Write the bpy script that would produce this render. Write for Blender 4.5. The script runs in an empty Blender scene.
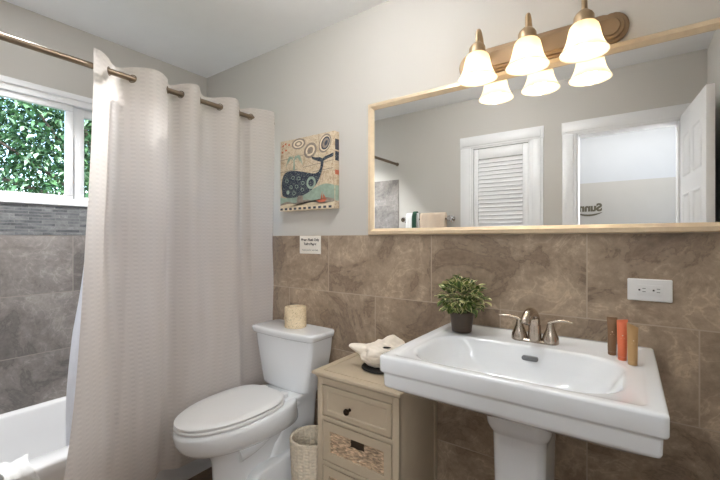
import bpy, bmesh, math, random
from math import sin, cos, pi, radians, sqrt, exp
from mathutils import Vector, Matrix, noise

random.seed(7)
SC = bpy.context.scene
COL = SC.collection

# ------------------------------------------------------------------ camera
CAM_D, CAM_H = 1.59, 1.22
cd = bpy.data.cameras.new('camera')
cam = bpy.data.objects.new('camera', cd)
COL.objects.link(cam)
cam.location = (0, -CAM_D, CAM_H)
cam.rotation_euler = (radians(90), 0, radians(35.4))
cd.sensor_width = 36
cd.lens = 36 * 377 / 720
cd.shift_y = -1 / 720
cd.clip_start = 0.005
SC.camera = cam

# ------------------------------------------------------------------ world, sun, added hall fill, exposure
w = bpy.data.worlds.new('sky')
SC.world = w
w.use_nodes = True
wn = w.node_tree.nodes
sky = wn.new('ShaderNodeTexSky')
sky.sky_type = 'NISHITA'
sky.sun_disc = False
sky.sun_elevation = radians(48)
sky.sun_rotation = radians(100)
wn['Background'].inputs['Strength'].default_value = 0.75
w.node_tree.links.new(sky.outputs[0], wn['Background'].inputs[0])

sl = bpy.data.lights.new('sun', 'SUN')
sl.energy = 3.2
sl.angle = radians(1)
sl.color = (1, 0.95, 0.86)
so = bpy.data.objects.new('sun', sl)
COL.objects.link(so)
so.rotation_euler = (radians(8), radians(42), 0)      # shines from high above the house onto the garden side


YH_ = -2.75


def area(name, loc, rot, sx, sy, power, col=(1, 1, 1)):
    l = bpy.data.lights.new(name, 'AREA')
    l.shape = 'RECTANGLE'
    l.size, l.size_y, l.energy, l.color = sx, sy, power, col
    o = bpy.data.objects.new(name, l)
    COL.objects.link(o)
    o.location, o.rotation_euler = loc, rot
    return o


# fill light added in the hall behind the doorway, under the hall ceiling
area('hall_fill_light', (0.0, -2.15, 2.36), (0, 0, 0), 1.2, 0.7, 13, (0.985, 0.995, 1))
# second added fill light, in a made-up hall window right of the doorway's axis
area('hall_side_fill', (0.86, YH_ + .03, 1.45), (radians(90), 0, radians(28)), 0.75, 1.3, 32, (0.98, 0.99, 1))

SC.view_settings.view_transform = 'Standard'
SC.view_settings.look = 'None'
SC.view_settings.gamma = 1
SC.view_settings.use_curve_mapping = False
SC.view_settings.exposure = 0.84


# ------------------------------------------------------------------ node helpers and materials
def srgb(r, g, b):
    def f(c):
        c /= 255
        return c / 12.92 if c <= .04045 else ((c + .055) / 1.055) ** 2.4
    return (f(r), f(g), f(b), 1)


def scl(c, k):
    return (min(1, c[0] * k), min(1, c[1] * k), min(1, c[2] * k), 1)


class NT:
    def __init__(s, name):
        s.m = bpy.data.materials.new(name)
        s.m.use_nodes = True
        s.n = s.m.node_tree.nodes
        s.l = s.m.node_tree.links
        s.b = s.n['Principled BSDF']
        s.out = s.n['Material Output']

    def add(s, t, **kw):
        n = s.n.new(t)
        for k, v in kw.items():
            if k in n.inputs:
                n.inputs[k].default_value = v
            else:
                setattr(n, k, v)
        return n

    def link(s, a, b):
        s.l.new(a, b)

    def math(s, op, a, b=None):
        n = s.n.new('ShaderNodeMath')
        n.operation = op
        for i, v in enumerate((a, b)):
            if v is None:
                continue
            if isinstance(v, (int, float)):
                n.inputs[i].default_value = v
            else:
                s.link(v, n.inputs[i])
        return n.outputs[0]

    def mix(s, fac, a, b):
        n = s.n.new('ShaderNodeMix')
        n.data_type = 'RGBA'
        for sock, v in ((n.inputs[0], fac), (n.inputs[6], a), (n.inputs[7], b)):
            if isinstance(v, (int, float, tuple)):
                sock.default_value = v
            else:
                s.link(v, sock)
        return n.outputs[2]

    def ramp(s, fac, stops):
        n = s.n.new('ShaderNodeValToRGB')
        e = n.color_ramp.elements
        while len(e) < len(stops):
            e.new(0.5)
        for i, (p, c) in enumerate(stops):
            e[i].position = p
            e[i].color = c
        s.link(fac, n.inputs[0])
        return n.outputs[0]

    def coords(s):
        return s.add('ShaderNodeTexCoord').outputs['Object']

    def bump(s, h, strength, dist=0.01):
        n = s.add('ShaderNodeBump', Strength=strength, Distance=dist)
        s.link(h, n.inputs['Height'])
        s.link(n.outputs[0], s.b.inputs['Normal'])
        return n


def mat(name, c, rough=.5, metal=0, var=.05, scale=9, bump=0, bscale=120, coat=0, spec=.5, detail=3, stretch=None):
    t = NT(name)
    nz = t.add('ShaderNodeTexNoise', Scale=scale, Detail=detail)
    co = t.coords()
    if stretch:
        mp = t.add('ShaderNodeMapping', Scale=stretch)
        t.link(co, mp.inputs[0])
        co = mp.outputs[0]
    t.link(co, nz.inputs['Vector'])
    col = t.ramp(nz.outputs[0], [(.3, scl(c, 1 - var)), (.7, scl(c, 1 + var))])
    t.link(col, t.b.inputs['Base Color'])
    t.b.inputs['Roughness'].default_value = rough
    t.b.inputs['Metallic'].default_value = metal
    t.b.inputs['Specular IOR Level'].default_value = spec
    t.b.inputs['Coat Weight'].default_value = coat
    t.b.inputs['Coat Roughness'].default_value = .06
    if bump:
        bz = t.add('ShaderNodeTexNoise', Scale=bscale, Detail=2)
        t.link(co, bz.inputs['Vector'])
        t.bump(bz.outputs[0], bump, .003)
    return t.m


def tile_mat(name, axis, base, light, dark, grout, zoff=.008, xoff=.121, bw=.61, rh=.308, mortar=.0022, rough=.38):
    """large format stone-look tile; the grout grid runs along world X or Y and up Z"""
    t = NT(name)
    co = t.coords()
    sp = t.add('ShaderNodeSeparateXYZ')
    t.link(co, sp.inputs[0])
    u = t.math('ADD', sp.outputs[axis], xoff + 12.2)
    v = t.math('ADD', sp.outputs[2], -zoff)
    cb = t.add('ShaderNodeCombineXYZ')
    t.link(u, cb.inputs[0])
    t.link(v, cb.inputs[1])
    br = t.add('ShaderNodeTexBrick')
    br.offset, br.offset_frequency = .5, 2
    for k, val in (('Color1', (0, 0, 0, 1)), ('Color2', (1, 1, 1, 1)), ('Scale', 1), ('Mortar Size', mortar),
                   ('Mortar Smooth', .1), ('Bias', 0), ('Brick Width', bw), ('Row Height', rh)):
        br.inputs[k].default_value = val
    t.link(cb.outputs[0], br.inputs['Vector'])
    rnd = t.math('MULTIPLY', br.outputs['Color'], 7.3)
    n1 = t.add('ShaderNodeTexNoise', noise_dimensions='4D', Scale=3.2, Detail=8, Roughness=.62, Distortion=1.1)
    n2 = t.add('ShaderNodeTexNoise', noise_dimensions='4D', Scale=5.5, Detail=5, Roughness=.55, Distortion=2.4)
    n3 = t.add('ShaderNodeTexNoise', noise_dimensions='4D', Scale=42, Detail=4, Roughness=.7)
    for n in (n1, n2, n3):
        t.link(co, n.inputs['Vector'])
        t.link(rnd, n.inputs['W'])
    col = t.ramp(n1.outputs[0], [(.33, dark), (.5, base), (.68, light)])
    vein = t.math('ABSOLUTE', t.math('ADD', n2.outputs[0], -.5))
    vm = t.ramp(vein, [(0, (1, 1, 1, 1)), (.034, (0, 0, 0, 1))])
    patch = t.ramp(n1.outputs[0], [(.44, (0, 0, 0, 1)), (.58, (.6, .6, .6, 1))])
    vfac = t.math('MULTIPLY', vm, patch)
    col = t.mix(vfac, col, scl(light, 1.25))
    dv = t.math('ABSOLUTE', t.math('ADD', n1.outputs[0], -.43))
    dm = t.math('MULTIPLY', t.ramp(dv, [(0, (1, 1, 1, 1)), (.016, (0, 0, 0, 1))]), .55)
    col = t.mix(dm, col, scl(dark, .7))
    sp2 = t.ramp(n3.outputs[0], [(.35, (.84, .84, .84, 1)), (.65, (1.12, 1.12, 1.12, 1))])
    m = t.n.new('ShaderNodeMix')
    m.data_type, m.blend_type = 'RGBA', 'MULTIPLY'
    m.inputs[0].default_value = 1
    t.link(col, m.inputs[6])
    t.link(sp2, m.inputs[7])
    col = t.mix(br.outputs['Fac'], m.outputs[2], grout)
    t.link(col, t.b.inputs['Base Color'])
    t.b.inputs['Roughness'].default_value = rough
    h = t.math('SUBTRACT', t.math('MULTIPLY', n3.outputs[0], .25), br.outputs['Fac'])
    t.bump(h, .25, .002)
    return t.m


M = {}
M['wall'] = mat('wall_paint', srgb(198, 194, 187), .75, var=.012, scale=3, bump=.04, bscale=240)
M['ceiling'] = mat('ceiling_paint', srgb(240, 240, 240), .85, var=.01, bump=.03, bscale=200)
M['trim'] = mat('white_trim_paint', srgb(232, 232, 232), .35, var=.01)
M['hall_upper'] = mat('hall_upper_paint', srgb(156, 157, 159), .8, var=.01)
M['hall_lower'] = mat('hall_lower_paint', srgb(148, 144, 138), .8, var=.01)
M['tile_back'] = tile_mat('stone_tile_back', 0, srgb(160, 141, 121), srgb(188, 168, 145), srgb(128, 109, 92), srgb(184, 167, 148))
M['tile_side'] = tile_mat('stone_tile_side', 1, srgb(138, 131, 126), srgb(162, 155, 149), srgb(112, 107, 103), srgb(160, 152, 144), xoff=.81)
M['mosaic'] = tile_mat('strip_mosaic', 1, srgb(112, 113, 114), srgb(140, 140, 138), srgb(86, 88, 90), srgb(135, 135, 133),
                       zoff=.0, xoff=.02, bw=.11, rh=.0155, mortar=.0012, rough=.25)
M['floor'] = tile_mat('floor_tile', 0, srgb(120, 98, 78), srgb(145, 122, 100), srgb(92, 74, 60), srgb(120, 105, 90), rough=.4)
M['edge'] = mat('bronze_edge', srgb(95, 80, 66), .35, metal=.6)
M['porcelain'] = mat('white_porcelain', srgb(236, 239, 242), .12, var=.006, coat=.5)
M['tub'] = mat('white_enamel', srgb(236, 236, 236), .18, var=.006, coat=.3)
M['plastic'] = mat('white_plastic', srgb(238, 238, 238), .3, var=.006)
M['gold'] = mat('champagne_frame', srgb(228, 207, 176), .35, metal=.3, var=.06, scale=30)
M['brass'] = mat('antique_brass', srgb(176, 152, 121), .45, metal=.6, var=.05)
M['brass_plate'] = mat('brass_plate', srgb(152, 128, 100), .5, metal=.5, var=.04)
M['nickel'] = mat('brushed_nickel', srgb(190, 178, 165), .2, metal=1, var=.05, scale=60)
M['rod'] = mat('bronze_rod', srgb(138, 122, 104), .38, metal=.9, var=.05)
M['chrome'] = mat('chrome', srgb(215, 215, 215), .08, metal=1, var=.02)
M['dull_metal'] = mat('dull_metal', srgb(128, 128, 130), .3, metal=.7)
M['dark'] = mat('dark_recess', srgb(22, 20, 18), .7)
M['grey'] = mat('grey_marks', srgb(150, 150, 150), .6)
M['cabinet'] = mat('beige_paint', srgb(190, 175, 152), .45, var=.03, scale=14)
M['gap_shade'] = mat('gap_shade', srgb(70, 56, 42), .8)
M['knob'] = mat('bronze_knob', srgb(58, 46, 36), .25, metal=.8)
M['pot'] = mat('brown_pot', srgb(72, 58, 47), .5, var=.08, scale=40)
M['soil'] = mat('soil', srgb(50, 38, 28), .95, var=.3, scale=200)
M['leaf_dark'] = mat('leaf_dark', srgb(74, 96, 46), .45, var=.25, scale=60)
M['leaf_mid'] = mat('leaf_mid', srgb(128, 146, 76), .45, var=.2, scale=60)
M['leaf_cream'] = mat('leaf_cream', srgb(226, 220, 168), .45, var=.1, scale=60)
M['tree_dark'] = mat('tree_dark', srgb(52, 84, 52), .4, var=.3, scale=3)
M['tree_mid'] = mat('tree_mid', srgb(92, 128, 84), .3, var=.3, scale=3)
M['tree_light'] = mat('tree_light', srgb(165, 192, 155), .25, var=.2, scale=3)
M['bark'] = mat('bark', srgb(112, 96, 88), .9, var=.3, scale=20)
M['lawn'] = mat('lawn', srgb(84, 100, 60), .9, var=.3, scale=12)
M['brown_tube'] = mat('brown_tube', srgb(132, 102, 74), .35, var=.04)
M['orange_tube'] = mat('orange_tube', srgb(232, 124, 86), .35, var=.04)
M['tan_tube'] = mat('tan_tube', srgb(192, 154, 106), .35, var=.04)
M['pale_mark'] = mat('pale_mark', srgb(225, 200, 170), .5)
M['shell'] = mat('cream_shell', srgb(240, 230, 216), .45, var=.06, scale=40, bump=.25, bscale=55)
M['paper'] = mat('white_paper', srgb(228, 222, 212), .7, var=.01)
M['ink'] = mat('black_ink', srgb(30, 28, 28), .7)
M['ink_grey'] = mat('grey_ink', srgb(110, 106, 100), .7)
M['decal'] = mat('dark_olive_decal', srgb(72, 66, 50), .7, var=.1)
M['towel_white'] = mat('white_towel', srgb(236, 236, 234), .95, bump=.5, bscale=300)
M['towel_tan'] = mat('tan_towel', srgb(226, 206, 184), .95, bump=.5, bscale=300)
M['cloth_green'] = mat('green_cloth', srgb(48, 84, 66), .9, bump=.4, bscale=300)
M['wicker'] = mat('wicker', srgb(186, 162, 136), .75, var=.55, scale=1, detail=2, stretch=(45, 45, 160))  # streaks give strand tones and put the shade between strands into the colour
M['wicker_pale'] = mat('pale_wicker', srgb(214, 202, 182), .75, var=.14, scale=70, bump=.2, bscale=150)


def mk_mirror():
    t = NT('mirror_silver')
    nz = t.add('ShaderNodeTexNoise', Scale=.5)
    t.link(t.ramp(nz.outputs[0], [(0, (.93, .935, .935, 1)), (1, (.945, .95, .95, 1))]), t.b.inputs['Base Color'])
    t.b.inputs['Metallic'].default_value = 1
    t.b.inputs['Roughness'].default_value = 0.0
    return t.m


def mk_glass():
    t = NT('window_glass')
    tr = t.add('ShaderNodeBsdfTransparent')
    gl = t.add('ShaderNodeBsdfGlossy', Roughness=.01)
    tr.inputs[0].default_value = (.95, .98, .97, 1)
    fr = t.add('ShaderNodeFresnel', IOR=1.02)
    mx = t.add('ShaderNodeMixShader')
    t.link(fr.outputs[0], mx.inputs[0])
    t.link(tr.outputs[0], mx.inputs[1])
    t.link(gl.outputs[0], mx.inputs[2])
    t.link(mx.outputs[0], t.out.inputs[0])
    return t.m


def mk_cloth(name, c, trans, weave=True):
    t = NT(name)
    co = t.coords()
    sp = t.add('ShaderNodeSeparateXYZ')
    t.link(co, sp.inputs[0])
    wv = None
    if weave:
        a = t.math('SINE', t.math('MULTIPLY', sp.outputs[1], 2 * pi / .030))
        b = t.math('SINE', t.math('MULTIPLY', sp.outputs[2], 2 * pi / .024))
        chk = t.math('MULTIPLY', a, b)
        band = t.math('SINE', t.math('MULTIPLY', sp.outputs[2], 2 * pi / .019))
        wv = t.math('MULTIPLY', t.math('GREATER_THAN', a, 0.0), band)
        f = t.math('ADD', t.math('MULTIPLY', wv, .5), .5)
        col = t.mix(f, scl(c, .955), scl(c, 1.04))
    else:
        nz = t.add('ShaderNodeTexNoise', Scale=30)
        t.link(co, nz.inputs['Vector'])
        col = t.ramp(nz.outputs[0], [(.3, scl(c, .98)), (.7, scl(c, 1.02))])
    t.link(col, t.b.inputs['Base Color'])
    t.b.inputs['Roughness'].default_value = .7
    t.b.inputs['Specular IOR Level'].default_value = .25
    if weave:
        t.bump(wv, .35, .002)
    tl = t.add('ShaderNodeBsdfTranslucent')
    t.link(col, tl.inputs[0])
    mx = t.add('ShaderNodeMixShader')
    mx.inputs[0].default_value = trans
    t.link(t.b.outputs[0], mx.inputs[1])
    t.link(tl.outputs[0], mx.inputs[2])
    t.link(mx.outputs[0], t.out.inputs[0])
    return t.m


def mk_emit(name, c, s):
    t = NT(name)
    t.b.inputs['Base Color'].default_value = c
    t.b.inputs['Emission Color'].default_value = c
    nz = t.add('ShaderNodeTexNoise', Scale=4)
    t.link(t.math('MULTIPLY', t.ramp(nz.outputs[0], [(0, (.97, .97, .97, 1)), (1, (1, 1, 1, 1))]), s), t.b.inputs['Emission Strength'])
    return t.m


def mk_printed():
    """map-like printed background for the wall picture and the wrapped roll"""
    t = NT('printed_canvas')
    co = t.coords()
    n1 = t.add('ShaderNodeTexNoise', Scale=14, Detail=4, Distortion=1.5)
    v = t.add('ShaderNodeTexVoronoi', feature='DISTANCE_TO_EDGE', Scale=11)
    n3 = t.add('ShaderNodeTexNoise', Scale=90, Detail=3, Distortion=3)
    for n in (n1, v, n3):
        t.link(co, n.inputs['Vector'])
    col = t.ramp(n1.outputs[0], [(.3, srgb(178, 158, 130)), (.5, srgb(212, 196, 168)), (.7, srgb(190, 174, 150))])
    ln = t.math('MULTIPLY', t.ramp(v.outputs[0], [(0, (1, 1, 1, 1)), (.03, (0, 0, 0, 1))]), .45)
    col = t.mix(ln, col, srgb(150, 120, 92))
    sm = t.math('MULTIPLY', t.ramp(n3.outputs[0], [(.55, (0, 0, 0, 1)), (.62, (1, 1, 1, 1))]), .55)
    col = t.mix(sm, col, srgb(140, 84, 62))
    t.link(col, t.b.inputs['Base Color'])
    t.b.inputs['Roughness'].default_value = .8
    return t.m


def mk_wrap():
    t = NT('printed_wrapper')
    co = t.coords()
    n1 = t.add('ShaderNodeTexNoise', Scale=60, Detail=4, Distortion=3)
    n2 = t.add('ShaderNodeTexNoise', Scale=18, Detail=2)
    for n in (n1, n2):
        t.link(co, n.inputs['Vector'])
    col = t.ramp(n2.outputs[0], [(.3, srgb(214, 192, 156)), (.7, srgb(236, 218, 186))])
    sm = t.math('MULTIPLY', t.ramp(n1.outputs[0], [(.56, (0, 0, 0, 1)), (.63, (1, 1, 1, 1))]), .55)
    col = t.mix(sm, col, srgb(120, 98, 72))
    t.link(col, t.b.inputs['Base Color'])
    t.b.inputs['Roughness'].default_value = .7
    return t.m


def mk_whale():
    t = NT('whale_print')
    co = t.coords()
    v = t.add('ShaderNodeTexVoronoi', feature='F1', Scale=38)
    n1 = t.add('ShaderNodeTexNoise', Scale=55, Detail=4, Distortion=2.5)
    for n in (v, n1):
        t.link(co, n.inputs['Vector'])
    ring = t.math('SINE', t.math('MULTIPLY', v.outputs['Distance'], 26))
    f = t.math('MULTIPLY', t.ramp(ring, [(.55, (0, 0, 0, 1)), (.8, (1, 1, 1, 1))]), t.ramp(n1.outputs[0], [(.42, (0, 0, 0, 1)), (.55, (.7, .7, .7, 1))]))
    col = t.mix(f, srgb(44, 50, 66), srgb(150, 160, 150))
    t.link(col, t.b.inputs['Base Color'])
    t.b.inputs['Roughness'].default_value = .8
    return t.m


M['mirror'] = mk_mirror()
M['glass'] = mk_glass()
M['curtain'] = mk_cloth('curtain_fabric', srgb(224, 216, 209), .48)
M['liner'] = mk_cloth('liner_vinyl', srgb(236, 238, 244), .5, False)
M['shade'] = mk_cloth('frosted_shade', srgb(250, 240, 220), .62, False)
M['bulb'] = mk_emit('bulb_glow', (1, .88, .68, 1), 3)
M['globe'] = mk_emit('fill_globe_glow', (.975, .99, 1, 1), 22)  # glow of the added fill globe
M['downlight'] = mk_emit('tub_fill_glow', (.97, .98, 1, 1), 12)  # glow of the added fill light above the tub
M['print'] = mk_printed()
M['wrap'] = mk_wrap()
M['whale'] = mk_whale()
M['teal'] = mat('teal_print', srgb(146, 164, 148), .8, var=.15, scale=40)
M['navy'] = mat('navy_print', srgb(64, 68, 80), .8, var=.2, scale=60)
M['rust'] = mat('rust_print', srgb(190, 104, 76), .8, var=.1, scale=60)
M['taupe'] = mat('taupe_print', srgb(140, 128, 116), .8, var=.2, scale=60)
M['cream'] = mat('cream_print', srgb(222, 206, 178), .8, var=.1, scale=60)


# ------------------------------------------------------------------ mesh helpers (world coordinates)
def B():
    return bmesh.new()


def merge(bm, tmp):
    me = bpy.data.meshes.new('tmp')
    tmp.to_mesh(me)
    tmp.free()
    bm.from_mesh(me)
    bpy.data.meshes.remove(me)


def box(bm, x0, x1, y0, y1, z0, z1, r=0, seg=2, mi=0, rot=None):
    t = bmesh.new()
    bmesh.ops.create_cube(t, size=1)
    for v in t.verts:
        v.co = Vector(((x0 + x1) / 2 + v.co.x * (x1 - x0), (y0 + y1) / 2 + v.co.y * (y1 - y0), (z0 + z1) / 2 + v.co.z * (z1 - z0)))
    if r:
        bmesh.ops.bevel(t, geom=list(t.edges), offset=r, segments=seg, profile=.5, affect='EDGES')
    if rot:
        bmesh.ops.transform(t, matrix=rot, verts=t.verts)
    for f in t.faces:
        f.material_index = mi
    merge(bm, t)
    return bm


def loft(bm, rings, cap0=True, cap1=True, closed=True, mi=0):
    vs = [[bm.verts.new(p) for p in r] for r in rings]
    n = len(vs[0])
    for a, b in zip(vs, vs[1:]):
        for i in range(n if closed else n - 1):
            j = (i + 1) % n
            try:
                bm.faces.new((a[i], a[j], b[j], b[i])).material_index = mi
            except ValueError:
                pass
    if cap0:
        bm.faces.new(list(reversed(vs[0]))).material_index = mi
    if cap1:
        bm.faces.new(vs[-1]).material_index = mi
    return vs


def lathe(bm, prof, cx, cy, n=32, cap0=True, cap1=True, mi=0):
    return loft(bm, [[(cx + r * cos(2 * pi * i / n), cy + r * sin(2 * pi * i / n), z) for i in range(n)] for r, z in prof], cap0, cap1, mi=mi)


def tube(bm, pts, r, n=12, mi=0, flat=1.0):
    pts = [Vector(p) for p in pts]
    rs = r if isinstance(r, (list, tuple)) else [r] * len(pts)
    rings = []
    prev = None
    for i, p in enumerate(pts):
        t = (pts[min(i + 1, len(pts) - 1)] - pts[max(i - 1, 0)]).normalized()
        if prev is None:
            up = Vector((0, 0, 1)) if abs(t.z) < .9 else Vector((1, 0, 0))
            nx = t.cross(up).normalized()
        else:
            nx = (prev - t * prev.dot(t)).normalized()
        prev = nx
        ny = t.cross(nx)
        rings.append([p + nx * (rs[i] * cos(2 * pi * k / n)) + ny * (rs[i] * flat * sin(2 * pi * k / n)) for k in range(n)])
    loft(bm, rings, mi=mi)
    return bm


def smoothpath(pts, k=6):
    pts = [Vector(p) for p in pts]
    out = []
    for i in range(len(pts) - 1):
        p0, p1, p2, p3 = pts[max(i - 1, 0)], pts[i], pts[i + 1], pts[min(i + 2, len(pts) - 1)]
        for j in range(k):
            t = j / k
            out.append(.5 * ((2 * p1) + (p2 - p0) * t + (2 * p0 - 5 * p1 + 4 * p2 - p3) * t * t + (3 * p1 - p0 - 3 * p2 + p3) * t ** 3))
    out.append(pts[-1])
    return out


def rrect(x0, x1, y0, y1, r, n=6):
    r = min(r, (x1 - x0) / 2 - 1e-4, (y1 - y0) / 2 - 1e-4)
    out = []
    for cx, cy, a in ((x1 - r, y1 - r, 0), (x0 + r, y1 - r, pi / 2), (x0 + r, y0 + r, pi), (x1 - r, y0 + r, 1.5 * pi)):
        for i in range(n + 1):
            t = a + pi / 2 * i / n
            out.append((cx + r * cos(t), cy + r * sin(t)))
    return out


def ring(x0, x1, y0, y1, r, z, n=6):
    return [(x, y, z) for x, y in rrect(x0, x1, y0, y1, r, n)]


def prism(bm, poly, f0, f1, mi=0):
    """poly: list of 2-D points; f0/f1 turn a point into 3-D for the two ends"""
    loft(bm, [[f0(*p) for p in poly], [f1(*p) for p in poly]], mi=mi)


def world_loc(o):
    v = Vector((0, 0, 0))
    while o:
        v += o.location
        o = o.parent
    return v


def obj(name, bm, m, parent=None, loc=(0, 0, 0), angle=38, smooth=True):
    """ONE mesh object; the bmesh holds world coordinates"""
    bmesh.ops.recalc_face_normals(bm, faces=bm.faces)
    me = bpy.data.meshes.new(name)
    off = (world_loc(parent) if parent else Vector((0, 0, 0))) + Vector(loc)
    for v in bm.verts:
        v.co -= off
    bm.to_mesh(me)
    bm.free()
    if smooth:
        for p in me.polygons:
            p.use_smooth = True
        me.set_sharp_from_angle(angle=radians(angle))
    for k in (m if isinstance(m, (list, tuple)) else [m]):
        me.materials.append(k)
    o = bpy.data.objects.new(name, me)
    o.location = loc
    o.parent = parent
    COL.objects.link(o)
    return o


def thing(name, label, cat, loc, group=None):
    o = bpy.data.objects.new(name, None)
    o.empty_display_size = .05
    o.location = loc
    COL.objects.link(o)
    return tag(o, label, cat, group)


def tag(o, label, cat, group=None):
    o['label'], o['category'] = label, cat
    if group:
        o['group'] = group
    return o


def struct(name, bm, m, parent=None, **k):
    o = obj(name, bm, m, parent, **k)
    if not parent:
        o['kind'] = 'structure'
    return o


def sempty(name, loc):
    o = bpy.data.objects.new(name, None)
    o.empty_display_size = .05
    o.location = loc
    COL.objects.link(o)
    o['kind'] = 'structure'
    return o


def text_mesh(body, size, bold=0.0, extrude=.0002):
    cu = bpy.data.curves.new('txt', 'FONT')
    cu.body, cu.size, cu.align_x, cu.align_y, cu.extrude, cu.offset = body, size, 'CENTER', 'CENTER', extrude, bold
    o = bpy.data.objects.new('txt', cu)
    COL.objects.link(o)
    bpy.context.view_layer.update()
    me = bpy.data.meshes.new_from_object(o.evaluated_get(bpy.context.evaluated_depsgraph_get()))
    bpy.data.objects.remove(o)
    bpy.data.curves.remove(cu)
    return me


def add_text(bm, body, size, matrix, mi=0, bold=0.0):
    t = bmesh.new()
    me = text_mesh(body, size, bold)
    t.from_mesh(me)
    bpy.data.meshes.remove(me)
    bmesh.ops.transform(t, matrix=matrix, verts=t.verts)
    for f in t.faces:
        f.material_index = mi
    merge(bm, t)


# ================================================================== THE SETTING
CEIL = 2.395
XL, XR = -2.507, .40
YF = -1.552                  # room face of the wall with the doorway
TT = 1.24                    # top of the tile wainscot
YH = -2.75                   # far wall of the hall

bm = B()
box(bm, XL - .12, XR + .12, YF - .12, .12, -.1, 0)
struct('floor', bm, M['floor'])
bm = B()
box(bm, -1.6, 1.3, YH, YF - .12, -.1, 0)
struct('floor_hall', bm, M['floor'])
bm = B()
box(bm, XL - .12, XR + .12, YF - .12, .12, CEIL, CEIL + .1)
struct('ceiling', bm, M['ceiling'])
bm = B()
box(bm, -1.6, 1.3, YH, YF - .12, CEIL, CEIL + .1)
struct('ceiling_hall', bm, M['ceiling'])
bm = B()
box(bm, XL - .12, XR + .12, .006, .12, 0, CEIL)
struct('wall_back', bm, M['wall'])

# left wall with the window opening
WY0, WY1, WZ0, WZ1 = -1.30, -.32, 1.405, 2.0
bm = B()
xo = XL - .12
box(bm, xo, XL, YF - .12, .12, 0, WZ0)
box(bm, xo, XL, YF - .12, .12, WZ1, CEIL)
box(bm, xo, XL, YF - .12, WY0, WZ0, WZ1)
box(bm, xo, XL, WY1, .12, WZ0, WZ1)
struct('wall_left', bm, M['wall'])
bm = B()
box(bm, XR, XR + .12, YF - .12, .12, 0, CEIL)
struct('wall_right', bm, M['wall'])

# front wall: louvred closet opening and doorway
DX0, DX1, DZ = -.305, .272, 1.985
KX0, KX1, KZ = -1.075, -.618, 1.985
bm = B()
yb = YF - .12
box(bm, XL - .12, KX0, yb, YF, 0, CEIL)
box(bm, KX1, DX0, yb, YF, 0, CEIL)
box(bm, DX1, XR + .12, yb, YF, 0, CEIL)
box(bm, KX0, KX1, yb, YF, KZ, CEIL)
box(bm, DX0, DX1, yb, YF, DZ, CEIL)
box(bm, KX0, KX1, yb - .4, yb - .38, 0, CEIL)
struct('wall_front', bm, M['wall'])

# hall
HZ = 1.77
for nm, a in (('far', (-1.6, 1.3, YH - .1, YH)), ('hall_left', (-1.7, -1.6, YH - .1, yb)), ('hall_right', (1.3, 1.4, YH - .1, yb))):
    bm = B()
    box(bm, *a, 0, HZ)
    box(bm, *a, HZ, CEIL, mi=1)
    struct('wall_' + nm, bm, [M['hall_lower'], M['hall_upper']])

hw = sempty('added_hall_window', (.86, YH, .8))  # made-up window frame round the added side fill light
bm = B()
for x0, x1, z0, z1 in ((.42, 1.30, 2.12, 2.18), (.42, 1.30, .72, .78), (.42, .47, .78, 2.12), (1.25, 1.30, .78, 2.12)):
    box(bm, x0, x1, YH, YH + .02, z0, z1, .003)
obj('window_frame', bm, M['trim'], hw)

# wainscot of large stone tiles on the back wall
bm = B()
box(bm, -1.80, XR, 0, .006, 0, TT)
struct('trim_1', bm, M['tile_back'])
bm = B()
box(bm, XL, -1.812, 0, .006, 0, 1.82)
struct('trim_2', bm, M['tile_back'])
bm = B()
box(bm, -1.812, -1.80, -.004, .006, 0, 1.82, .002)
struct('trim_3', bm, M['edge'])
# left wall tiles and the strip mosaic under the window
bm = B()
box(bm, XL, XL + .006, YF, 0, 0, TT)
struct('trim_4', bm, M['tile_side'])
bm = B()
box(bm, XL, XL + .007, YF, 0, TT, WZ0 - .003)
struct('trim_5', bm, M['mosaic'])
# tub end tiles on the front wall, greyed in colour for reflected window light
bm = B()
box(bm, XL + .006, -1.776, YF, YF + .006, 0, 1.785)
struct('trim_6', bm, M['tile_side'])


# window: frame, two sashes with panes, parting stile
def rect_frame(bm, x0, x1, y0, y1, z0, z1, t, tb=None, r=.003):
    tb = tb or t
    box(bm, x0, x1, y0, y1, z1 - t, z1, r)
    box(bm, x0, x1, y0, y1, z0, z0 + tb, r)
    box(bm, x0, x1, y0, y0 + t, z0 + tb, z1 - t, r)
    box(bm, x0, x1, y1 - t, y1, z0 + tb, z1 - t, r)


win = sempty('window_1', (XL, (WY0 + WY1) / 2, WZ0))
bm = B()
rect_frame(bm, XL - .075, XL + .004, WY0, WY1, WZ0, WZ1, .04, .032)
obj('window_frame', bm, M['trim'], win)
bm = B()
rect_frame(bm, XL, XL + .014, WY0 - .03, WY1 + .03, WZ0 - .004, WZ1 + .022, .03, .012)
obj('window_casing', bm, M['trim'], win)
YM = -.80
s1 = B()
rect_frame(s1, XL - .035, XL - .008, WY0 + .04, YM - .005, WZ0 + .03, WZ1 - .04, .033, .024)
s1 = obj('sash', s1, M['trim'], win)
bm = B()
box(bm, XL - .024, XL - .020, WY0 + .07, YM - .035, WZ0 + .05, WZ1 - .07)
obj('pane', bm, M['glass'], s1)
s2 = B()
rect_frame(s2, XL - .068, XL - .038, YM - .02, WY1 - .04, WZ0 + .03, WZ1 - .04, .045, .024)
box(s2, XL - .066, XL - .030, YM + .0, YM + .055, WZ0 + .03, WZ1 - .04, .003)
s2 = obj('sash', s2, M['trim'], win)
bm = B()
box(bm, XL - .055, XL - .051, YM + .05, WY1 - .08, WZ0 + .05, WZ1 - .08)
obj('pane', bm, M['glass'], s2)

# casings of the front wall (fluted) and the closet's louvred leaf
CF = .011


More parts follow.
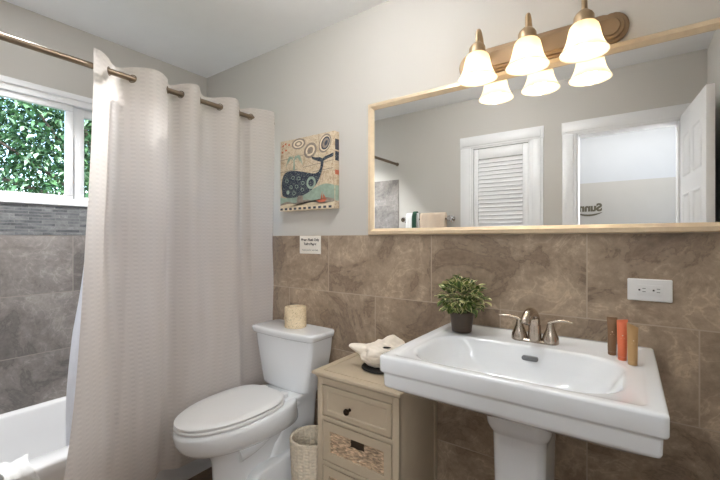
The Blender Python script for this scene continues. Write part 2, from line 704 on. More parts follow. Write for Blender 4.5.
def casing(x0, x1, top, wd):
    bm = B()
    def vert(xa, xb):
        box(bm, xa, xb, YF, YF + CF * .6, 0, top, .001)
        box(bm, xa + (xb - xa) * .18, xb - (xb - xa) * .18, YF, YF + CF, 0, top, .0035)
    vert(x0 - wd, x0)
    vert(x1, x1 + wd)
    box(bm, x0 - wd - .004, x1 + wd + .004, YF, YF + CF * .6, top, top + wd, .001)
    box(bm, x0 - wd * .8, x1 + wd * .8, YF, YF + CF, top + wd * .18, top + wd * .82, .0035)
    for xa in (x0, x1):                                   # jamb lining
        s = .012 if xa == x0 else -.012
        box(bm, min(xa, xa + s), max(xa, xa + s), yb, YF + .002, 0, top, .001)
    box(bm, x0, x1, yb, YF + .002, top - .012, top, .001)
    return bm


struct('trim_7', casing(KX0, KX1, KZ, .095), M['trim'])
struct('trim_8', casing(DX0, DX1, DZ, .09), M['trim'])
bm = B()
box(bm, XR - .012, XR, YF + .015, -.002, 0, .09, .003)
struct('baseboard_right', bm, M['trim'])
bm = B()
box(bm, -1.77, KX0 - .1, YF, YF + .012, 0, .09, .003)
box(bm, KX1 + .1, DX0 - .096, YF, YF + .012, 0, .09, .003)
struct('baseboard_front', bm, M['trim'])

ld = sempty('door_2', ((KX0 + KX1) / 2, YF - .02, 0))
bm = B()
ka, kb = KX0 + .015, KX1 - .015
y0, y1 = YF - .035, YF - .008
for x0, x1, z0, z1 in ((ka, ka + .04, .01, KZ - .016), (kb - .04, kb, .01, KZ - .016), (ka + .04, kb - .04, KZ - .10, KZ - .016),
                       (ka + .04, kb - .04, .95, 1.04), (ka + .04, kb - .04, .01, .16)):
    box(bm, x0, x1, y0, y1, z0, z1, .003)
obj('door_frame', bm, M['trim'], ld)
bm = B()
for z0, z1 in ((.17, .95), (1.045, KZ - .105)):
    n = int((z1 - z0) / .033)
    for i in range(n):
        z = z0 + (i + .5) * (z1 - z0) / n
        R = Matrix.Translation((0, (y0 + y1) / 2, z)) @ Matrix.Rotation(radians(-62), 4, 'X')
        box(bm, ka + .038, kb - .038, -.02, .02, -.0035, .0035, .002, 1, rot=R)
obj('louvre', bm, M['trim'], ld)

# open six-panel door in the doorway
dl = sempty('door_1', (DX1 - .004, YF + .03, 0))
bm = B()
DW, DT, DH = .565, .035, 1.995


def door_leaf(bm):
    box(bm, 0, DW, -DT / 2, DT / 2, .01, DH, .002)
    cols = ((.075, .25), (.315, .49))
    for xa, xb in cols:
        for za, zb in ((.18, .78), (.90, 1.50), (1.60, 1.86)):
            for s in (-1, 1):
                y = s * DT / 2
                for r_, q in ((.022, 0), (.0, 0)):
                    pass
                # raised moulding ring plus raised field
                o = rrect(xa, xb, za, zb, .004, 2)
                prof = [(0, 0), (.006, .006), (.014, .006), (.022, .001)]
                rings = []
                for ins, h in prof:
                    rings.append([(x, y + s * h, z) for x, z in rrect(xa + ins, xb - ins, za + ins, zb - ins, .004, 2)])
                loft(bm, rings, False, False)
                rings = []
                for ins, h in ((.03, 0), (.045, .005)):
                    rings.append([(x, y + s * h, z) for x, z in rrect(xa + ins, xb - ins, za + ins, zb - ins, .004, 2)])
                loft(bm, rings, False, True)


door_leaf(bm)
ang = math.atan2(-.985 - (YF + .03), .334 - (DX1 + .016))
bmesh.ops.transform(bm, matrix=Matrix.Translation((DX1 + .016, YF + .03, 0)) @ Matrix.Rotation(ang, 4, 'Z'), verts=bm.verts)
obj('door_leaf', bm, M['trim'], dl)
bm = B()
dirv = Vector((cos(ang), sin(ang), 0))
nrm = Vector((-sin(ang), cos(ang), 0))
base = Vector((DX1 + .016, YF + .03, .96)) + dirv * (DW - .06)
prof = [(.026, .0), (.026, .004), (.012, .008), (.010, .022), (.022, .03), (.024, .038), (.016, .046)]
rings = []
for r_, h in prof:
    p = base + nrm * (DT / 2 + h)
    rings.append([p + dirv * (r_ * cos(2 * pi * i / 20)) + Vector((0, 0, r_ * sin(2 * pi * i / 20))) for i in range(20)])
loft(bm, rings)
obj('door_knob', bm, M['nickel'], dl)

bm = B()
box(bm, -40, XL - .13, -30, 30, -.5, -.3)
struct('ground', bm, M['lawn'])

# ================================================================== BATHTUB
tub = thing('bathtub', 'white bathtub under the window behind the shower curtain', 'bathtub', (-2.15, -.78, 0))
TX0, TX1, TY0, TY1, TZ = XL + .008, -1.80, YF + .008, -.002, .363
bm = B()
rg = []
for ins, z in ((.02, 0), (.02, .30), (.0, .32), (.0, TZ - .012), (.004, TZ - .003), (.012, TZ)):
    rg.append(ring(TX0, TX1 - ins, TY0 + ins * .1, TY1 - ins * .1, .004 + ins * .3, z, 6))
ib = (TX0 + .045, TX1 - .092, TY0 + .09, TY1 - .10)
for d, z, r in ((0, TZ, .10), (.006, TZ - .003, .10), (.012, TZ - .012, .10), (.035, TZ - .12, .11), (.06, TZ - .24, .13), (.085, .085, .14), (.13, .068, .13)):
    rg.append(ring(ib[0] + d * .6, ib[1] - d * .8, ib[2] + d * .8, ib[3] - d * 2, r, z, 6))
loft(bm, rg, True, True)
obj('basin', bm, M['tub'], tub, angle=50)
bm = B()
lathe(bm, [(.028, .069), (.028, .072), (.02, .073)], -2.16, -1.30, 20)
obj('drain', bm, M['chrome'], tub)

# ================================================================== SHOWER ROD, CURTAIN, LINER
RX, RZ = -1.79, 1.930
rod = thing('shower_rod', 'bronze shower rod spanning the tub from wall to wall', 'curtain rod', (RX, YF / 2, RZ))
bm = B()
tube(bm, [(RX, YF + .008, RZ), (RX, -.002, RZ)], .0125, 16)
obj('rod', bm, M['rod'], rod)
for ya, yb_ in ((YF + .007, YF + .02), (-.002, -.012)):
    bm = B()
    rings = []
    for r_, t_ in ((.018, 0), (.018, .4), (.015, 1)):
        y = ya + (yb_ - ya) * t_
        rings.append([(RX + r_ * cos(2 * pi * i / 20), y, RZ + r_ * sin(2 * pi * i / 20)) for i in range(20)])
    loft(bm, rings)
    obj('flange', bm, M['rod'], rod)

ZY = [-.978, -.905, -.812, -.655, -.590, -.487, -.374, -.248, -.172, -.030]
PH = [.45 * pi] + [k * pi for k in range(1, 9)] + [8.55 * pi]
# front folds where sin > 0


def phase(y):
    for i in range(len(ZY) - 1):
        if y <= ZY[i + 1] or i == len(ZY) - 2:
            t = (y - ZY[i]) / (ZY[i + 1] - ZY[i])
            return PH[i] + (PH[i + 1] - PH[i]) * t


def sstep(a, b, x):
    t = max(0, min(1, (x - a) / (b - a)))
    return t * t * (3 - 2 * t)


C_TOP, C_BOT = 1.982, .15


def curtain_point(s, v):
    """s: 0 left edge .. 1 wall side, v: 0 top .. 1 bottom"""
    y0 = ZY[0] + s * (ZY[-1] - ZY[0])
    ph = phase(y0)
    amp = .046 - .014 * sstep(.03, .8, v)
    wv = sin(ph) * amp
    low = sstep(.1, .8, v)
    wv += low * (.021 * sin(s * 11 + v * 1.2) + .012 * sin(s * 23 + 1.1 - v * .9) + .005 * sin(s * 37 + v * 3))
    damp = 1 - .62 * sstep(.70, .85, s) * sstep(.5, .7, v)
    x = RX + .001 + wv * damp
    out = sstep(.35, .9, v) * (1 - sstep(.70, .85, s))
    x += out * .080 + .024 * sstep(.4, .6, v) * sstep(.70, .85, s)
    y = y0 - (1 - s) ** 1.3 * .155 * v ** 1.9
    press = sstep(.52, .66, v) * sstep(-.93, -.80, y)      # the cloth hangs flat where the toilet stands beside it
    lim = -1.708 + .10 * (1 - press)
    if (lim - x) / .006 < 12:
        x = lim - .006 * math.log(1 + exp((lim - x) / .006))
    z = C_TOP + (C_BOT - C_TOP) * v
    z += .004 * sin(ph * 1.0) * (1 - v)
    return Vector((x, y, z))


cur = thing('shower_curtain', 'beige woven shower curtain hanging in folds beside the toilet', 'shower curtain', (-1.75, -.55, .1))
bm = B()
NS, NV = 260, 110
g = [[bm.verts.new(curtain_point(i / NS, j / NV)) for i in range(NS + 1)] for j in range(NV + 1)]
for j in range(NV):
    for i in range(NS):
        bm.faces.new((g[j][i], g[j][i + 1], g[j + 1][i + 1], g[j + 1][i]))
co = obj('fabric', bm, M['curtain'], cur, angle=180)
for i in range(1, 9):
    y = ZY[i]
    d = .004
    s = (y - ZY[0]) / (ZY[-1] - ZY[0])
    p0, p1 = curtain_point(s - .01, .028), curtain_point(s + .01, .028)
    tn = (p1 - p0).normalized()
    nn = tn.cross(Vector((0, 0, 1))).normalized()
    tz = Vector((0, 0, 1))
    c = Vector((RX, y, RZ))
    bm = B()
    R_, r_ = .0165, .0022
    vs = []
    rings = []
    for a in range(24):
        A = 2 * pi * a / 24
        rd = tn * cos(A) + tz * sin(A)
        rings.append([c + rd * (R_ + r_ * cos(2 * pi * k / 8)) + nn * (r_ * sin(2 * pi * k / 8)) for k in range(8)])
    loft(bm, rings + [rings[0]], False, False)
    bmesh.ops.remove_doubles(bm, verts=bm.verts, dist=1e-6)
    obj('grommet', bm, M['rod'], cur)

lin = B()
NS, NV = 70, 50


def liner_point(s, v):
    y = -.930 + s * .665 - .065 * min(1, v * 1.6) * (1 - s)
    x = RX - .06 - .16 * sstep(.4, .86, v) + (.012 + .006 * v) * sin(s * 42 + 1.5 * v) + .004 * sin(s * 90)
    z = 1.86 + (.20 - 1.86) * v
    return Vector((x, y, z))


g = [[lin.verts.new(liner_point(i / NS, j / NV)) for i in range(NS + 1)] for j in range(NV + 1)]
for j in range(NV):
    for i in range(NS):
        lin.faces.new((g[j][i], g[j][i + 1], g[j + 1][i + 1], g[j + 1][i]))
lo = obj('shower_liner', lin, M['liner'], None, loc=(-1.85, -.55, .2), angle=180)
tag(lo, 'pale sheer liner hanging inside the tub behind the beige curtain', 'shower liner')

# white cloth over the tub rim
bm = B()
NI, NJ = 26, 40
path = []
g = []
for j in range(NJ + 1):
    t = j / NJ
    # cross profile over the rim from inside the basin to outside
    L = -.035 + t * .165
    row = []
    for i in range(NI + 1):
        s = i / NI
        y = -1.228 + s * .085 + .012 * sin(t * 5 + 2)
        wr = .005 * sin(s * 8 + t * 4) + .002 * sin(s * 15 - t * 4) + .012
        if L < 0:
            x, z = ib[1] - .012 + .25 * L - wr, TZ + L * .9 + .004
        elif L < .088:
            x, z = ib[1] - .006 + L * 1.12, TZ + .004 + wr
        else:
            x, z = TX1 + .005 + wr, TZ + .003 - (L - .088)
        row.append(bm.verts.new((x, y, z)))
    g.append(row)
for j in range(NJ):
    for i in range(NI):
        bm.faces.new((g[j][i], g[j][i + 1], g[j + 1][i + 1], g[j + 1][i]))
o = obj('washcloth', bm, M['towel_white'], None, loc=(-1.83, -1.19, .36), angle=180)
sm = o.modifiers.new('thick', 'SOLIDIFY')
sm.thickness, sm.offset = .004, 1
tag(o, 'white cloth draped over the bathtub rim', 'cloth')

# ================================================================== WALL PICTURE
def gn(u):
    return u


AX0, AX1, AZ0, AZ1, AD = -1.685, -1.270, 1.384, 1.797, -.036
bm = B()
box(bm, AX0, AX1, AD, .004, AZ0, AZ1, .002, 2)
LV = [0]


def art_poly(pts, mi):
    LV[0] += 1
    y = AD - .0003 - .00007 * LV[0]
    vs = [bm.verts.new((AX0 + (AX1 - AX0) * u, y, AZ0 + (AZ1 - AZ0) * v)) for u, v in pts]
    f = bm.faces.new(vs)
    f.material_index = mi
    bmesh.ops.triangulate(bm, faces=[f])


def ell(cx, cy, rx, ry, mi, a=0, n=24):
    art_poly([(cx + rx * cos(t) * cos(a) - ry * sin(t) * sin(a), cy + rx * cos(t) * sin(a) + ry * sin(t) * cos(a)) for t in [2 * pi * i / n for i in range(n)]], mi)


def sp2(pts, k=5):
    return [(p.x, p.y) for p in smoothpath([(a, b, 0) for a, b in pts], k)]


# mats: 0 print 1 whale 2 teal 3 navy 4 rust 5 taupe 6 cream
art_poly([(.0, .05)] + sp2([(.0, .20), (.12, .18), (.25, .21), (.4, .19), (.55, .24), (.7, .30), (.85, .33), (1, .30)]) + [(1, .05)], 2)
art_poly([(.0, .05)] + sp2([(.0, .10), (.15, .13), (.3, .10), (.5, .14), (.7, .10), (.85, .15), (1, .12)]) + [(1, .05)], 5)
art_poly([(0, .05)] + sp2([(0, .08), (.2, .10), (.4, .07), (.6, .1), (.8, .07), (1, .09)]) + [(1, .05)], 6)
ell(.36, .92, .13, .075, 5)
ell(.36, .92, .10, .055, 6)
ell(.36, .92, .07, .038, 5)
ell(.36, .92, .04, .02, 6)
ell(.58, .80, .12, .10, 5, .4)
ell(.58, .80, .085, .07, 6, .4)
ell(.58, .80, .055, .045, 5, .4)
ell(.84, .86, .13, .10, 5, 1.0)
ell(.84, .86, .105, .085, 6, 1.0)
ell(.85, .86, .09, .068, 3, 1.0)
ell(.85, .86, .07, .05, 5, 1.0)
ell(.86, .86, .038, .024, 3, 1.0)
for cx, cy in ((.06, .93), (.12, .86), (.05, .84), (.18, .93), (.11, .95)):
    ell(cx, cy, .02, .013, 4, random.random())
for (x0, y0_, x1, y1_) in ((.0, .72, .62, .76), (.0, .55, .35, .57), (.45, .58, .98, .62), (.62, .50, .98, .52)):
    art_poly([(x0, y0_), (x1, y1_), (x1, y1_ + .008), (x0, y0_ + .008)], 5)
# drooping teal plant
for a in (-1.35, -.8, -.3, .3, .8, 1.35):
    tx, ty = .28 + .17 * sin(a), .70 + .02 * cos(a) - .07 * abs(a)
    art_poly(sp2([(.27, .70), (.28 + .1 * sin(a), .765), (tx, ty), (.28 + .085 * sin(a), .73), (.28, .69)], 4), 2)
art_poly([(.26, .56), (.30, .56), (.29, .71), (.27, .71)], 2)
# whale body, tail and fluke
art_poly(sp2([(.05, .22), (.035, .34), (.05, .47), (.12, .545), (.26, .555), (.42, .53), (.55, .50), (.66, .48), (.73, .50), (.765, .56), (.775, .63),
              (.82, .63), (.80, .53), (.76, .43), (.69, .33), (.58, .25), (.44, .20), (.28, .18), (.14, .185), (.05, .22)], 4)[:-1], 1)
art_poly(sp2([(.775, .62), (.70, .645), (.63, .675), (.61, .71), (.69, .69), (.76, .685), (.80, .665), (.84, .685), (.91, .70), (.985, .715), (.975, .67),
              (.90, .655), (.82, .63), (.775, .62)], 4)[:-1], 1)
art_poly(sp2([(.36, .20), (.33, .13), (.40, .10), (.45, .14), (.44, .20)], 4), 5)
ell(.60, .36, .085, .085, 2)
ell(.60, .36, .05, .05, 1)
ell(.16, .26, .03, .03, 2)
for cx, cy in ((.14, .42), (.26, .46), (.37, .44), (.22, .33), (.33, .33), (.45, .37), (.44, .28), (.28, .24)):
    ell(cx, cy, .032, .026, 2, 0, 12)
    ell(cx, cy, .024, .019, 1, 0, 10)
# little boat
art_poly([(.70, .12), (.74, .09), (.84, .09), (.88, .13)], 4)
art_poly([(.77, .13), (.80, .24), (.80, .13)], 4)
art_poly([(.81, .13), (.82, .20), (.86, .14)], 4)
# edge row of dark dashes
art_poly([(0, 0), (1, 0), (1, .05), (0, .05)], 6)
for i in range(11):
    u = .01 + i * .09
    art_poly([(u, .01), (u + .05, .01), (u + .05, .04), (u, .04)], 3)
# print wrapping round the right edge
for z0, z1, mi in ((.1, .3, 2), (.62, .74, 1), (.76, .9, 3), (.44, .5, 4)):
    vs = [bm.verts.new((AX1 + .0004, y, AZ0 + (AZ1 - AZ0) * v)) for y, v in ((AD + .004, z0), (0, z0), (0, z1), (AD + .004, z1))]
    bm.faces.new(vs).material_index = mi
o = obj('wall_picture', bm, [M['print'], M['whale'], M['teal'], M['navy'], M['rust'], M['taupe'], M['cream']], None, loc=(-1.48, 0, AZ0))
tag(o, 'square canvas picture of a patterned blue whale hanging above the toilet', 'picture')

# ================================================================== NOTICE
bm = B()
sx, sz = -1.478, 1.187
box(bm, sx - .081, sx + .081, -.003, -.0005, sz - .051, sz + .051, .0008)
RXm = Matrix.Rotation(radians(90), 4, 'X')
for body, size, dz, mi, bold in (('Please Flush Only', .0195, .028, 1, .0006), ('Toilet Paper', .0195, .004, 1, .0006), ('Thank you for your help', .0125, -.030, 2, 0)):
    add_text(bm, body, size, Matrix.Translation((sx, -.0032, sz + dz)) @ RXm, mi, bold)
o = obj('notice', bm, [M['paper'], M['ink'], M['ink_grey']], None, loc=(sx, 0, sz - .051))
tag(o, 'small white printed notice on the brown tiles below the whale picture', 'notice')

# ================================================================== MIRROR
MX0, MX1, MZ0, MZ1 = -1.072, .335, TT + .001, 1.899
mir = thing('wall_mirror', 'wide wall mirror in a thin champagne frame above the sink', 'mirror', (-.37, 0, MZ0))
bm = B()
FW = .031
prof = [(0, 0), (0, .016), (.004, .021), (.018, .023), (FW - .004, .014), (FW, .010), (FW, 0)]
rings = []
for cx, cz, dx, dz in ((MX0, MZ0, 1, 1), (MX1, MZ0, -1, 1), (MX1, MZ1, -1, -1), (MX0, MZ1, 1, -1)):
    rings.append([(cx + dx * a, .004 - b, cz + dz * a) for a, b in prof])
loft(bm, rings + [rings[0]], False, False)
bmesh.ops.remove_doubles(bm, verts=bm.verts, dist=1e-6)
obj('frame', bm, M['gold'], mir, angle=25)
bm = B()
box(bm, MX0 + FW - .004, MX1 - FW + .004, -.002, .003, MZ0 + FW - .004, MZ1 - FW + .004)
obj('mirror_glass', bm, M['mirror'], mir, smooth=False)

# ================================================================== VANITY LIGHT
LX = (-.478, -.297, -.120)
LYY = -.128
vl = thing('vanity_light', 'brass three-lamp wall light with frosted glass shades above the mirror', 'wall light', (-.297, 0, 1.95))
bm = B()
pc, pz = -.297, 1.959


def plate_outline(k):
    """half outline stepping from the bar to a rounded lobe"""
    h, lobe = .055 * k[0], .040 * k[1]
    right = [(.225, -h), (.238, -h * .93), (.244, -h * .97)]
    a0 = math.asin(min(.99, h * .86 / (h * .9)))
    for i in range(13):
        a = -pi * .42 + i * (pi * .84) / 12
        right.append((.250 + .052 * k[2] * cos(a), h * 1.0 * sin(a)))
    right += [(.244, h * .97), (.238, h * .93), (.225, h)]
    left = [(-x, z) for x, z in reversed(right)]
    return right + left


lv = [((1, 1, 1), 0), ((1, 1, 1), .006), ((.93, .9, .93), .010), ((.80, .8, .80), .011), ((.76, .8, .76), .018), ((.60, .7, .6), .019), ((.54, .7, .54), .024)]
rings = []
for k, h in lv:
    rings.append([(pc + x * (1 - .03 * (1 - k[0])), .005 - h, pz + z) for x, z in plate_outline(k)])
loft(bm, rings)
obj('backplate', bm, M['brass_plate'], vl, angle=25)
for x in LX:
    bm = B()
    tube(bm, smoothpath([(x, -.012, 1.955), (x, -.035, 1.957), (x, -.062, 1.985), (x, -.082, 2.022), (x, -.106, 2.040), (x, -.124, 2.026), (x, LYY, 1.992), (x, LYY, 1.958)]), .0075, 12)
    loft(bm, [[(x + r_ * cos(2 * pi * i / 16), yy, 1.955 + r_ * sin(2 * pi * i / 16)) for i in range(16)] for r_, yy in ((.018, -.016), (.017, -.022), (.010, -.028))])
    a = obj('arm', bm, M['brass'], vl)
    bm = B()
    lathe(bm, [(.010, 1.985), (.016, 1.982), (.026, 1.972), (.031, 1.962), (.031, 1.945), (.034, 1.943), (.034, 1.934), (.029, 1.932)], x, LYY, 28)
    obj('socket_cup', bm, M['brass'], vl)
    bm = B()
    outer = [(.029, 1.940), (.037, 1.937), (.043, 1.929), (.047, 1.915), (.050, 1.899), (.054, 1.882), (.060, 1.866), (.067, 1.853), (.0725, 1.845), (.074, 1.842)]
    inner = [(r_ - .0035, z + .001) for r_, z in reversed(outer)]
    lathe(bm, outer + inner, x, LYY, 40, False, False)
    obj('lamp_shade', bm, M['shade'], vl, angle=60)
    bm = B()
    lathe(bm, [(.012, 1.936), (.013, 1.924), (.021, 1.912), (.026, 1.898), (.025, 1.886), (.017, 1.876), (.006, 1.872)], x, LYY, 20)
    obj('bulb', bm, M['bulb'], vl)
    pl = bpy.data.lights.new('lamp', 'POINT')
    pl.energy, pl.color, pl.shadow_soft_size = 0.42, (1, .94, .86), .028
    po = bpy.data.objects.new('lamp', pl)
    po.location = Vector((x, LYY, 1.850)) - world_loc(vl)
    po.parent = vl
    COL.objects.link(po)

# ================================================================== ADDED CEILING FILL LIGHTS (above the frame)
GX, GY = -.80, -.70
cl = thing('fill_globe', 'added frosted globe fill light hanging close under the bathroom ceiling', 'fill light', (GX, GY, CEIL))
bm = B()
lathe(bm, [(.09, CEIL - .001), (.088, CEIL - .014), (.045, CEIL - .024), (.04, CEIL - .05)], GX, GY, 32)
obj('canopy', bm, M['brass'], cl)
bm = B()
lathe(bm, [(.045, CEIL - .045), (.085, CEIL - .055), (.118, CEIL - .080), (.13, CEIL - .110), (.118, CEIL - .138), (.085, CEIL - .160), (.04, CEIL - .170), (.002, CEIL - .172)], GX, GY, 40)
obj('globe', bm, M['globe'], cl)
dl_ = thing('tub_fill_light', 'added recessed fill downlight in the ceiling over the bathtub', 'downlight', (-2.12, -1.10, CEIL))
bm = B()
lathe(bm, [(.085, CEIL), (.084, CEIL - .006), (.068, CEIL - .008), (.066, CEIL - .003)], -2.12, -1.10, 32, False, False)
obj('trim_ring', bm, M['trim'], dl_)
bm = B()
lathe(bm, [(.066, CEIL - .003), (.02, CEIL - .005)], -2.12, -1.10, 32, False, True)
obj('lens', bm, M['downlight'], dl_)
spl = bpy.data.lights.new('tub_fill_spot', 'SPOT')  # spot added to bounce fill light up from the tub
spl.energy, spl.color, spl.shadow_soft_size, spl.spot_size, spl.spot_blend = 78, (.98, .99, 1), .06, radians(96), .7
spo = bpy.data.objects.new('tub_fill_spot', spl)
spo.location = (0, 0, -.02)
spo.parent = dl_
COL.objects.link(spo)

# ================================================================== OUTLET
out = thing('wall_outlet', 'white sideways wall outlet on the brown tiles right of the faucet', 'outlet', (.058, 0, 1.05))
bm = B()
ox, oz = .0585, 1.049
loft(bm, [[(x, y, z) for x, z in rrect(ox - .060 + i, ox + .060 - i, oz - .037 + i, oz + .037 - i, .004, 3)] for i, y in ((0, .001), (0, -.003), (.003, -.006))])
obj('cover_plate', bm, M['plastic'], out)
bm = B()
box(bm, ox - .034, ox + .034, -.0085, -.004, oz - .017, oz + .017, .0012)
rc = obj('receptacle', bm, M['plastic'], out)
bm = B()
for c in (-.020, .018):
    lathe_pts = [(ox + c - .007, oz)]
    t = B()
    box(t, ox + c - .0095, ox + c - .0045, -.0092, -.0080, oz - .0025, oz + .0025, .001)
    merge(bm, t)
    box(bm, ox + c + .001, ox + c + .010, -.0090, -.0080, oz + .0042, oz + .0066, mi=1)
    box(bm, ox + c + .001, ox + c + .010, -.0090, -.0080, oz - .0066, oz - .0042, mi=1)
obj('socket_slot', bm, [M['dark'], M['grey']], rc)
bm = B()
box(bm, ox - .0035, ox + .0035, -.0096, -.008, oz + .002, oz + .010, .0006)
box(bm, ox - .0035, ox + .0035, -.0096, -.008, oz - .010, oz - .002, .0006)
obj('test_button', bm, M['plastic'], rc)

# ================================================================== PEDESTAL SINK
SX0, SX1, SY0, SZ = -.637, .071, -.594, .857
SC_ = (SX0 + SX1) / 2
snk = thing('pedestal_sink', 'wide white pedestal sink below the mirror', 'sink', (SC_, -.3, 0))
bm = B()
rg = []


def so_(ins, z, r=.012):
    return ring(SX0 + ins, SX1 - ins, SY0 + ins, -.001 - (ins * .15), max(r - ins * .3, .006), z, 8)


rg += [ring(SC_ - .11, SC_ + .11, -.44, -.12, .05, .690, 8)]
rg += [so_(.12, .706, .08), so_(.05, .735, .05), so_(.022, .752, .035), so_(.014, .758), so_(.011, .766), so_(.010, .796), so_(.009, .802), so_(.002, .806), so_(.0, .811)]
rg += [so_(0, .848), so_(.0012, .8535), so_(.004, .8562), so_(.008, SZ)]
# raised outer border, then a slight step down
rg += [ring(SX0 + .030, SX1 - .030, SY0 + .026, -.022, .022, SZ, 8), ring(SX0 + .036, SX1 - .036, SY0 + .032, -.028, .022, SZ - .0015, 8), ring(SX0 + .042, SX1 - .042, SY0 + .036, -.030, .022, SZ - .0040, 8)]
bx0, bx1, by0, by1 = SX0 + .062, SX1 - .082, SY0 + .050, -.198
rg += [ring(bx0 - .014, bx1 + .014, by0 - .010, by1 + .012, .12, SZ - .0042, 8), ring(bx0 - .008, bx1 + .008, by0 - .006, by1 + .007, .118, SZ - .0052, 8), ring(bx0 - .002, bx1 + .002, by0 - .001, by1 + .002, .116, SZ - .008, 8),
       ring(bx0 + .003, bx1 - .003, by0 + .003, by1 - .001, .114, SZ - .015, 8), ring(bx0 + .008, bx1 - .008, by0 + .006, by1 - .0025, .112, SZ - .024, 8)]
for d, z in ((.014, .040), (.026, .066), (.042, .090), (.062, .108), (.085, .121), (.11, .129), (.14, .134)):
    rg.append(ring(bx0 + d * 1.25, bx1 - d * 1.25, by0 + d * .85, by1 - .004 - d * .55, .112 - d * .2, SZ - z, 8))
loft(bm, rg)
obj('basin', bm, M['porcelain'], snk, angle=75)
bm = B()
PX = -.277
for_p = []
for hx, y0, y1, z, r in ((.092, -.40, -.10, .0, .03), (.092, -.40, -.10, .03, .03), (.080, -.385, -.11, .06, .03), (.073, -.365, -.12, .12, .03), (.074, -.365, -.12, .40, .03),
                         (.078, -.370, -.12, .575, .030), (.079, -.371, -.12, .604, .030), (.082, -.375, -.12, .611, .032), (.089, -.385, -.115, .622, .038), (.094, -.392, -.11, .638, .040), (.096, -.396, -.11, .660, .04), (.100, -.400, -.11, .705, .04)):
    for_p.append(ring(PX - hx, PX + hx, y0, y1, r, z, 8))
loft(bm, for_p)
obj('pedestal', bm, M['porcelain'], snk, angle=50)
bm = B()
loft(bm, [[(x, y, z) for x, z in rrect(-.297 + i, -.245 - i, .807 + i, .822 - i, .0072, 5)] for i, y in ((0, -.200), (0, -.2175), (.002, -.2185))])
obj('overflow', bm, M['dull_metal'], snk)
bm = B()
lathe(bm, [(.022, SZ - .1335), (.022, SZ - .1305), (.014, SZ - .1295)], SC_, -.36, 24)
obj('drain', bm, M['chrome'], snk)

# faucet
FZ = SZ - .0038
FXC, FYC = -.272, -.128
fau = thing('faucet', 'brushed nickel two-handle faucet on the back ledge of the sink', 'faucet', (FXC, FYC, FZ))
bm = B()
loft(bm, [ring(FXC - .074 + i, FXC + .074 - i, FYC - .022 + i, FYC + .022 - i, .021, FZ + z, 8) for i, z in ((0, 0), (0, .006), (.004, .010))])
obj('base_plate', bm, M['nickel'], fau)
bm = B()
lathe(bm, [(.0235, FZ + .004), (.023, FZ + .022), (.0215, FZ + .040), (.021, FZ + .060)], FXC, FYC, 28)
tube(bm, smoothpath([(FXC, FYC, FZ + .055), (FXC, FYC - .003, FZ + .078), (FXC - .002, FYC - .016, FZ + .098), (FXC - .005, FYC - .042, FZ + .108), (FXC - .008, FYC - .072, FZ + .104), (FXC - .010, FYC - .096, FZ + .090), (FXC - .011, FYC - .102, FZ + .080)], 5),
     [.021 - .00012 * i for i in range(31)], 20, flat=.9)
obj('spout', bm, M['nickel'], fau, angle=60)
for s in (-1, 1):
    hx = FXC + s * .051
    bm = B()
    lathe(bm, [(.0275, FZ + .003), (.0275, FZ + .014), (.0255, FZ + .024), (.0205, FZ + .036), (.014, FZ + .052), (.0110, FZ + .066), (.0105, FZ + .072), (.007, FZ + .078)], hx, FYC, 24)
    h = obj('handle', bm, M['nickel'], fau, angle=50)
    bm = B()
    tube(bm, smoothpath([(hx - s * .006, FYC, FZ + .072), (hx + s * .012, FYC - .001, FZ + .080), (hx + s * .034, FYC - .004, FZ + .085), (hx + s * .056, FYC - .006, FZ + .085), (hx + s * .070, FYC - .007, FZ + .083)], 5),
         [.0105 - .00028 * i for i in range(21)], 12, flat=.6)
    obj('lever', bm, M['nickel'], h, angle=60)

# potted plant on the sink
PXc, PYc = -.534, -.146
pp = thing('potted_plant', 'small variegated leafy plant in a brown pot on the sink corner', 'potted plant', (PXc, PYc, FZ + .003))
bm = B()
z0 = FZ + .004
lathe(bm, [(.036, z0), (.0375, z0 + .002), (.045, z0 + .066), (.0465, z0 + .070), (.0465, z0 + .077), (.0435, z0 + .078), (.042, z0 + .068), (.040, z0 + .064)], PXc, PYc, 32)
obj('pot', bm, M['pot'], pp)
bm = B()
lathe(bm, [(.001, z0 + .071), (.0415, z0 + .069)], PXc, PYc, 24, True, False)
obj('soil', bm, M['soil'], pp)
bm = B()
rnd = random.Random(3)
cz = z0 + .130


def leaf(bm, p, d, up, L, W, mi, me):
    """small folded pointed leaf: green mid area with a margin of another colour"""
    d = d.normalized()
    side = d.cross(up)
    if side.length < 1e-3:
        side = d.cross(Vector((1, 0, 0)))
    side.normalize()
    nr = side.cross(d)
    prof = ((0, .12, 0), (.25, .8, .04), (.5, 1, .03), (.78, .62, -.04), (1, .03, -.16))
    rows = []
    for t, wd, cv in prof:
        c = p + d * (L * t) + nr * (L * cv)
        rows.append([bm.verts.new(c + side * (W * wd * k) + nr * (abs(k) * W * .25)) for k in (-1, -.55, 0, .55, 1)])
    for a, b in zip(rows, rows[1:]):
        for k in range(4):
            f = bm.faces.new((a[k], a[k + 1], b[k + 1], b[k]))
            f.material_index = me if k in (0, 3) else mi


